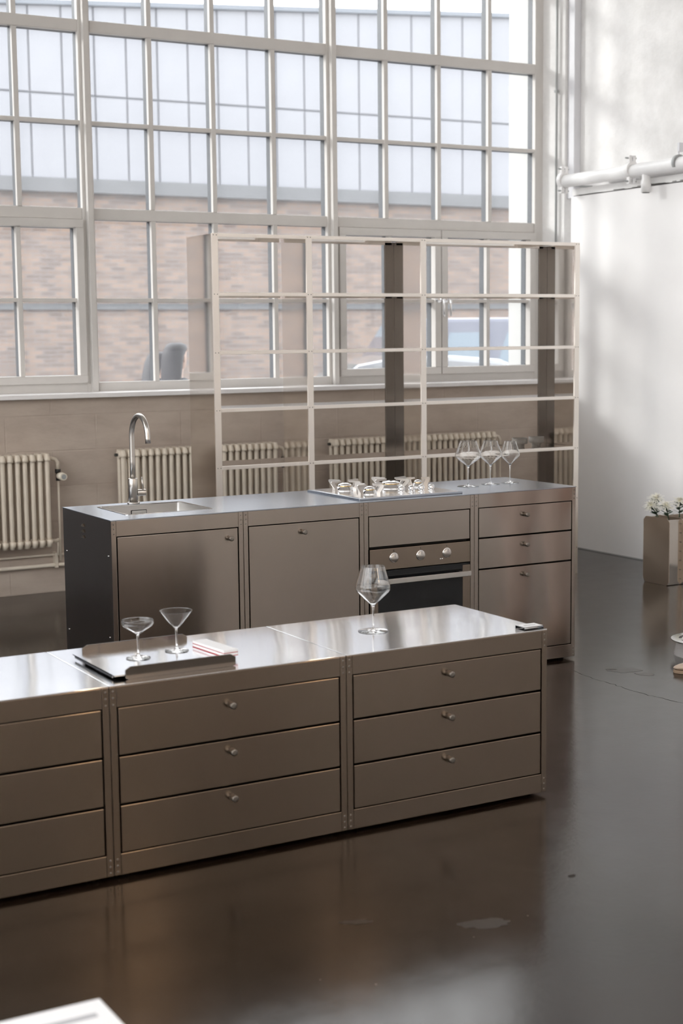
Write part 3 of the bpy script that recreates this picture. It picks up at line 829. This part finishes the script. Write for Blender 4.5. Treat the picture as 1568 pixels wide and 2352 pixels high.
for k in range(4):
    ko = MB().lathe([(.0175, .0105), (.0175, .013), (.010, .0135), (.010, .020), (.0145, .024), (.0165, .032), (.0145, .040), (.008, .0445), (.001, .0455)], 20, (.300 + k * .058, .105, 0)).build('control_knob', 'steel_chrome', hob)

# built-in oven
ov = thing('built_in_oven', 'built-in steel oven with three dials and black glass door', 'oven', (2 * BW, 0, 0))
cp = MB().box(.0285, BW - .0285, -.004, .022, .566, .668).build('control_panel', 'steel_front', ov, .0015)
for kx in (.1625, .3135, .4645):
    MB().lathe([(.0245, 0), (.0245, .003), (.021, .0035)], 28).build('dial_ring', 'steel_chrome', cp, 0, (kx, -.004, .622)).rotation_euler = FACE
    MB().lathe([(.0195, .003), (.0195, .010), (.018, .011), (.001, .011)], 28).build('dial', 'steel_satin', cp, 0, (kx, -.004, .622)).rotation_euler = FACE
    MB().box(kx - .001, kx + .001, -.0157, -.0145, .625, .640).build('dial_mark', 'lamp_black', cp)
    MB().box(kx - .0012, kx + .0012, -.0047, -.0042, .652, .660).build('scale_mark', 'lamp_black', cp)
MB().box(.425, .431, -.0047, -.0042, .592, .597).box(.436, .442, -.0047, -.0042, .592, .597).build('indicator', 'paper_white', cp)
MB().box(.0285, BW - .0285, .002, .022, .082, .562).build('door_frame', 'black_enamel', ov)
MB().box(.073, BW - .073, -.004, .001, .10, .552).build('door_glass', 'oven_glass', ov)
MB().box(.0285, .0725, -.005, .001, .084, .552).build('door_stile', 'steel_front', ov, .001)
MB().box(BW - .0725, BW - .0285, -.005, .001, .084, .552).build('door_stile', 'steel_front', ov, .001)
hn = MB().box(.052, BW - .052, -.052, -.040, .503, .528).build('handle', 'steel_satin', ov, .002)
for hx in (.085, BW - .085): MB().box(hx - .008, hx + .008, -.041, -.004, .508, .523).build('handle_post', 'steel_satin', hn)
MB().box(.12, BW - .12, -.0045, -.0038, .16, .455).build('inner_window', 'oven_glass', ov)

# front low run : three units .84 wide
FH, FD, FWd, FY = .6188, .594, .8373, -1.7824
FX = .9785
GF = 'drawer units of the low steel island'
zs = [(.394, .549), (.2385, .394), (.0825, .2385)]
kn = [(.508), (.355), (.2025)]
LBL = ['low steel drawer unit at the island end with the card and wine glass', 'low steel drawer unit under the tray of cocktail glasses', 'low steel drawer unit beside the unit with the tray, top bare']
for i in range(3):
    xx = FX - (i + 1) * FWd
    unit(xx, FY, FWd, FD, FH, [(a, c, (.549 - (FX - FWd)), kz, 'drawer_front') for (a, c), kz in zip(zs, kn)], LBL[i], 'drawer unit', GF, .0700, .0680, 'steel_front', True)

# ------------------------------------------------------------------ tall open shelf
SY, SD = 2.20, .373
SXS = [1.521, 2.179, 3.017, 4.293]
SZ = [.197, .547, .897, 1.247, 1.595, 1.945, 2.295]
sh = thing('shelving_rack', 'tall open polished steel shelving rack before the window', 'shelf', (0, SY, 0))
for i, x in enumerate(SXS):
    off = 0 if i == 0 else (-.04 if i == 3 else -.02)
    MB().box(x + off, x + off + .04, 0, .012, 0, SZ[-1]).build('upright', 'steel_shelf_edge', sh, .0015)
    px = x + .002 if i == 0 else (x - .004 if i == 3 else x)
    MB().box(px - .002, px + .002, .012, SD - .002, 0, SZ[-1] - .004).build('side_panel', 'steel_shelf', sh)
    if i >= 2:
        MB().box(px - .074, px - .003, SD - .014, SD - .002, 0, SZ[-1] - .005).build('rear_post', 'steel_post', sh, .002)
    for z in SZ:
        for s in (.010, .030):
            put('rivet', RIV, sh, 0, (x + off + s, 0, z - .011), FACE)
for z in SZ:
    for i in range(3):
        xa = SXS[i] + (.041 if i == 0 else .0205); xb = SXS[i + 1] - (.041 if i == 2 else .0205)
        s = MB().box(xa - .018, xb + .018, .013, SD, z - .003, z).build('shelf_plate', 'steel_shelf', sh)
        MB().box(xa, xb, 0, .013, z - .022, z).build('shelf_lip', 'steel_shelf_edge', s, .0015)
        MB().box(xa, xb, SD - .014, SD - .001, z - .022, z - .003).build('rear_lip', 'steel_shelf', s)

# two bowls on the shelf
def bowl(x, y, z, r, h, label):
    t = MB().lathe([(r * .55, 0), (r * .60, .004), (r * .62, h * .28), (r * .96, h * .36), (r, h * .45), (r, h), (r * .93, h), (r * .92, h * .5), (r * .5, h * .32), (.001, h * .30)], 32).build('bowl', 'ceramic_brown', None, 0, (x, y, z))
    tag(t, label, 'bowl', 'bowls on the shelf')
bowl(3.935, 2.40, .8972, .054, .062, 'small dark stoneware bowl beside the wine glasses on rack shelf')
bowl(4.085, 2.41, .8972, .054, .064, 'small dark stoneware bowl nearest the rack end panel')

# ------------------------------------------------------------------ glassware
def glass(name, label, x, y, z, prof_out, base_r, stem_r, bowl_z, th=.0011, cat='glass', group=None):
    """one closed surface: foot, stem, bowl outside then inside"""
    P = [(.0005, 0), (base_r * .6, 0), (base_r * .96, 0), (base_r * .985, .0002), (base_r, .0010), (base_r * .985, .0019), (base_r * .95, .0022), (base_r * .5, .0045), (stem_r * 2.0, .009), (stem_r * 1.15, .018), (stem_r, .03), (stem_r, bowl_z - .02), (stem_r * 1.35, bowl_z - .007)]
    def near(a, b, t): return (a[0] + (b[0] - a[0]) * t, a[1] + (b[1] - a[1]) * t)
    prof_out = prof_out[:-1] + [near(prof_out[-1], prof_out[-2], .5), near(prof_out[-1], prof_out[-2], .03), prof_out[-1]]
    P += prof_out
    inner = [(max(r - th, .0006), zz + (th if i == 0 else 0)) for i, (r, zz) in enumerate(prof_out)]
    P += [(prof_out[-1][0] - th * .5, prof_out[-1][1] + .0005)]
    P += list(reversed(inner))
    P += [(.0005, prof_out[0][1] + th * 2.4)]
    o = MB().lathe(P, 48).build(name, 'clear_glass', None, 0, (x, y, z + .0006))
    for p in o.data.polygons: p.use_smooth = True
    return tag(o, label, cat, group)
def wine(R, rim, h, zmax, zb):
    return [(R * .08, zb), (R * .16, zb + .008), (R * .42, zb + (zmax - zb) * .36), (R * .74, zb + (zmax - zb) * .66), (R * .93, zb + (zmax - zb) * .86), (R, zmax),
            (R * .975, zmax + (h - zmax) * .16), (R + (rim - R) * .33, zmax + (h - zmax) * .40), (R + (rim - R) * .68, zmax + (h - zmax) * .70), (rim, h)]
glass('wine_glass', 'large balloon wine glass standing alone on the low island', .427, -1.481, FH, wine(.0635, .043, .236, .155, .092), .055, .0030, .092)
GW = 'wine glasses on the worktop'
glass('wine_glass', 'widest of the wine glasses on the worktop, nearest the hob', 2.072, .315, BH, wine(.068, .042, .234, .156, .100), .056, .0030, .100, group=GW)
glass('wine_glass', 'middle-sized wine glass between two others on the worktop', 2.230, .341, BH, wine(.061, .036, .226, .152, .096), .048, .0028, .096, group=GW)
glass('wine_glass', 'slimmest wine glass on the worktop, nearest its far end', 2.353, .338, BH, wine(.051, .031, .219, .146, .093), .046, .0028, .093, group=GW)
TZ = FH + .0165
glass('coupe_glass', 'shallow rounded coupe glass on the steel tray', -.494, -1.522, TZ, [(.004, .078), (.010, .083), (.030, .096), (.048, .108), (.0535, .116), (.0525, .126)], .040, .0030, .076)
glass('martini_glass', 'conical cocktail glass on the steel tray', -.341, -1.484, TZ, [(.004, .074), (.009, .080), (.025, .098), (.042, .119), (.055, .136)], .040, .0030, .072)

# ------------------------------------------------------------------ tray, book, card
tr = thing('serving_tray', 'polished steel tray with two raised clipped sides on the island', 'tray', (-.655, -1.735, FH))
MB().box(0, .415, .012, .395, .0125, .016).build('base', 'steel_mirror', tr)
for s in (0, 1):
    ya, yb = (0.006, .012) if s == 0 else (.395, .401)
    MB().prism([(.035, .004), (.045, .0), (.405, .0), (.415, .004), (.415, .030), (.398, .040), (.052, .040), (.035, .030)], 'y', ya, yb).build('side_lip', 'tray_steel', tr, .001)
for s in (0, 1):
    xa = 0 if s == 0 else .4135
    MB().box(xa, xa + .0015, .03, .375, .006, .0158).build('end_fold', 'steel_chrome', tr)
for fx in (.08, .335):
    for fy in (.07, .34): MB().box(fx - .012, fx + .012, fy - .012, fy + .012, 0, .0125).build('foot', 'rubber', tr)

bk = thing('book', 'slim white book with red page lines lying on the tray end', 'book', (-.232, -1.552, FH + .0163), math.radians(5))
for k in range(2):
    z0 = .002 + k * .0105
    MB().box(-.027, .027, -.105, .105, z0, z0 + .0085).build('cover' if k else 'pages', 'paper_white', bk, .001)
    MB().box(-.0275, .0275, -.1055, .1055, z0 - .002, z0).build('red_line', 'book_red', bk)

cdt = thing('label_card', 'small clear block with a white label on the island corner', 'card', (.921, -1.752, FH), math.radians(0))
MB().box(-.042, .042, -.028, .028, 0, .014).build('block', 'clear_glass', cdt, .001)
MB().box(-.040, .040, -.026, .026, .0142, .0148).build('label', 'paper_white', cdt)
lt = MB()
for k in range(6): lt.box(-.024 + k * .009, -.018 + k * .009, -.006 + (k % 2) * .002, .006, .0149, .0151)
lt.build('print', 'ink_grey', cdt)

# ------------------------------------------------------------------ planter and flowers
pl = thing('planter', 'tall folded steel planter holding white chrysanthemums', 'planter', (4.452, 1.445, 0))
def plate_yz(x0, x1, y0, y1, z0, z1, c): return MB().prism([(y0 + c, z0), (y1 - c, z0), (y1, z0 + c), (y1, z1 - c), (y1 - c, z1), (y0 + c, z1), (y0, z1 - c), (y0, z0 + c)], 'x', x0, x1)
plate_yz(0, .004, -.006, .252, 0, .450, .025).build('end_plate', 'planter_steel', pl, .0008)
MB().box(.004, .60, .006, .012, .004, .440).build('front_panel', 'planter_mirror', pl)
MB().box(.004, .60, .236, .242, .004, .440).build('back_panel', 'planter_steel', pl)
MB().box(.004, .60, .012, .236, .004, .012).build('bottom', 'planter_steel', pl)
MB().box(.004, .60, .012, .236, .30, .385).build('soil', 'crack_dark', pl)
plate_yz(.110, .114, -.020, .252, 0, .450, .025).build('rib_plate', 'planter_steel', pl, .0008)
plate_yz(.60, .604, -.006, .252, 0, .450, .025).build('end_plate', 'planter_steel', pl, .0008)
for k in range(7):
    z = .04 + k * .062
    for x in (.006, .106):
        MB().cyl((x, .006, z), (x, -.001, z), .0035, 6).build('bolt', 'steel_knob', pl)

def flower(x, y, z, lean, label, sc=1.2):
    t = thing('chrysanthemum', label, 'flower', (x, y, .389), 0, 'white chrysanthemums in the planter')
    h = z - .389
    top = Vector((lean[0], lean[1], h))
    MB().tube([(0, 0, 0), (lean[0] * .35, lean[1] * .35, h * .5), tuple(top)], .0035, 8).build('stem', 'leaf_green', t)
    for k in range(11):
        a = k * 2.4 + x * 9; zz = max(.074, h * (.42 + .045 * k)); bx, by = lean[0] * zz / h, lean[1] * zz / h
        d = Vector((math.cos(a), math.sin(a), .45)); s = Vector((-math.sin(a), math.cos(a), 0)); L = .036 * sc
        lm = MB(); c0 = Vector((bx, by, zz))
        p = [c0, c0 + d * L * .4 + s * .014, c0 + d * L * .75 + s * .012, c0 + d * L, c0 + d * L * .75 - s * .012, c0 + d * L * .4 - s * .014]
        up = Vector((0, 0, .0012))
        lm.loft([[q for q in p], [q + up for q in p]], True, True, False).build('leaf', 'leaf_green', t)
    fm = MB()
    for ring, (n, L, el) in enumerate(((16, .046, -22), (18, .050, 2), (16, .044, 28), (12, .034, 52), (8, .024, 75))):
        for k in range(n):
            a = 2 * math.pi * (k + ring * .4) / n + random.uniform(-.12, .12); e = math.radians(el + random.uniform(-14, 14))
            d = Vector((math.cos(a) * math.cos(e), math.sin(a) * math.cos(e), math.sin(e)))
            s = Vector((-math.sin(a), math.cos(a), 0)) * .0042 * sc; u = d.cross(s).normalized() * .0008
            Lk = L * sc * random.uniform(.85, 1.15)
            p0, p1, p2 = top, top + d * Lk * .6, top + d * Lk + Vector((0, 0, -.006))
            fm.loft([[p0 - s * .3 - u, p0 + s * .3 - u, p0 + u], [p1 - s - u, p1 + s - u, p1 + u * 2], [p2 - s * .4 - u, p2 + s * .4 - u, p2 + u]], True, True, False)
    fm.build('petals', 'petal_white', t)
    MB().lathe([(.007, .0), (.009, .006), (.005, .012), (.001, .013)], 10, tuple(top)).build('flower_heart', 'flower_center', t)
flower(4.520, 1.645, .565, (.013, .02), 'tallest white chrysanthemum at the planter end')
flower(4.500, 1.495, .537, (-.055, -.025), 'white chrysanthemum with open yellowish heart, below the tallest one')
flower(4.512, 1.590, .526, (-.075, .015), 'white chrysanthemum leaning out over the planter end plate')
flower(4.655, 1.57, .545, (.0, .0), 'single white chrysanthemum apart from the cluster, on a bare stem')

# ------------------------------------------------------------------ low disc table, visitor
dt = thing('disc_table', 'low pierced steel disc on a clear base on floor', 'table', (3.165, -.285, 0))
R = .182
dm = MB()
def arc_seg(r0, r1, a0, a1, z0, z1, n=10):
    for k in range(n):
        t0 = math.radians(a0 + (a1 - a0) * k / n); t1 = math.radians(a0 + (a1 - a0) * (k + 1) / n)
        i = len(dm.v)
        for z in (z0, z1):
            dm.v += [(r0 * math.cos(t0), r0 * math.sin(t0), z), (r1 * math.cos(t0), r1 * math.sin(t0), z), (r1 * math.cos(t1), r1 * math.sin(t1), z), (r0 * math.cos(t1), r0 * math.sin(t1), z)]
        for q in ((3, 2, 1, 0), (4, 5, 6, 7), (0, 1, 5, 4), (2, 3, 7, 6), (1, 2, 6, 5), (3, 0, 4, 7)):
            dm.f.append(tuple(i + w for w in q)); dm.sm.append(False)
z0, z1 = .078, .084
arc_seg(.142, R, 0, 360, z0, z1, 60)
arc_seg(.085, .125, 0, 360, z0, z1, 40)
arc_seg(.004, .060, 0, 360, z0, z1, 30)
for k in range(4):
    a = 150.4 - 90 * k
    arc_seg(.125, .142, a - 9, a + 9, z0, z1, 4); arc_seg(.060, .085, a - 16, a + 16, z0, z1, 4)
dm.build('disc', 'steel_chrome', dt)
MB().lathe([(.168, 0), (.150, .078), (.146, .078), (.164, 0)], 48, closed=True).build('clear_base', 'clear_acrylic', dt)

def shoe(parent, name, loc, rotz):
    """toe at local +x, heel at 0"""
    L = .28
    st_ = [(-.002, .030, .055, .085), (.03, .036, .02, .098), (.08, .037, .012, .088), (.13, .038, .012, .074), (.17, .043, .012, .060), (.215, .043, .012, .050), (.25, .034, .014, .042), (.272, .020, .018, .034), (.281, .006, .022, .028)]
    loops = []
    for (x, w, zb, zt) in st_:
        loops.append([(x, w * math.cos(a), zb + (zt - zb) * (.5 + .5 * math.sin(a)) ** (.8)) for a in [2 * math.pi * k / 14 for k in range(14)]])
    o = MB().loft(loops).build(name, 'shoe_leather', parent, 0, loc, )
    o.rotation_euler = (0, 0, rotz)
    sl = [(.0, .033), (.08, .034), (.17, .045), (.22, .045), (.258, .034), (.280, .014)]
    poly = [(x, -w) for x, w in sl] + [(x, w) for x, w in reversed(sl)]
    MB().prism(poly, 'z', 0.0, .016).build('sole', 'shoe_sole', o, .003)
    for k in range(3):
        MB().tube([(.115 + k * .022, -.022, .078 - k * .008), (.115 + k * .022, 0, .086 - k * .009), (.115 + k * .022, .022, .078 - k * .008)], .0025, 6).build('lace', 'paper_white', o)
    MB().tube([(.172, -.042, .030), (.166, -.026, .058), (.166, 0, .068), (.166, .026, .058), (.172, .042, .030)], .0012, 6).build('seam', 'shoe_sole', o)
    return o
DIRX, DIRY = .869, -.4945
toe = Vector((2.715, -.515, 0)); heel = toe - Vector((-DIRX, -DIRY, 0)) * .28
ang = math.atan2(-DIRY, -DIRX)
ps = person('person in beige lace-up shoes standing by the steel counters', (0, 0, 0), 0, 1.72, 'trouser_pale', 'trouser_pale', 'hair_dark', stance=.13)
side = Vector((-math.sin(ang), math.cos(ang), 0))      # person's left
# heel of right foot sits at local (-.06, -.13): place the body from it
cpos = heel + Vector((math.cos(ang), math.sin(ang), 0)) * .06
ps.location = cpos + side * .13
ps.rotation_euler = (0, 0, ang)
shoe(ps, 'shoe', (-.075, -.13 - .005, 0), 0)
shoe(ps, 'shoe', (-.075, .13 + .005, 0), 0)

# ------------------------------------------------------------------ info board in the foreground
ib = thing('info_board', 'white printed board lying on a low white plinth', 'sign', (-1.333, -3.384, 0))
MB().box(-.60, -.012, -.50, -.012, 0, .385).build('plinth', 'plinth_white', ib, .003)
MB().box(-.62, 0, -.52, 0, .385, .400).build('board', 'paper_white', ib, .002)
pm = MB()
for k in range(5): pm.box(-.55, -.03 - .05 * (k % 3), -.075 - k * .035, -.058 - k * .035, .4002, .4006)
pm.build('print', 'ink_grey', ib)

# ------------------------------------------------------------------ warm lamps hanging in the room behind
def lamp(x, y, z, watts, label):
    t = thing('pendant_lamp', label, 'lamp', (x, y, z), 0, 'warm pendant lamps')
    MB().cyl((0, 0, .12), (0, 0, ROOM[2] - z), .006, 6).build('cord', 'lamp_black', t)
    MB().lathe([(.03, .13), (.05, .10), (.16, .0), (.155, .0), (.045, .095), (.025, .12)], 24, closed=True).build('lamp_shade', 'lamp_black', t)
    MB().lathe([(.001, -.01), (.03, .01), (.04, .04), (.03, .07), (.012, .10), (.001, .11)], 16).build('bulb', 'warm_bulb', t)
    ld = bpy.data.lights.new('bulb_light', 'POINT'); ld.energy = watts; ld.color = (1, .72, .46); ld.shadow_soft_size = .12
    lo = bpy.data.objects.new('bulb_light', ld); COL.objects.link(lo); lo.parent = t; lo.location = (0, 0, -.14)
for (x, y) in ((1.5, -7.5), (3.5, -7.5), (-.5, -9.5), (2.5, -9.5)):
    lamp(x, y, 3.9, 12, 'black pendant lamp with a warm bulb over the open hall')
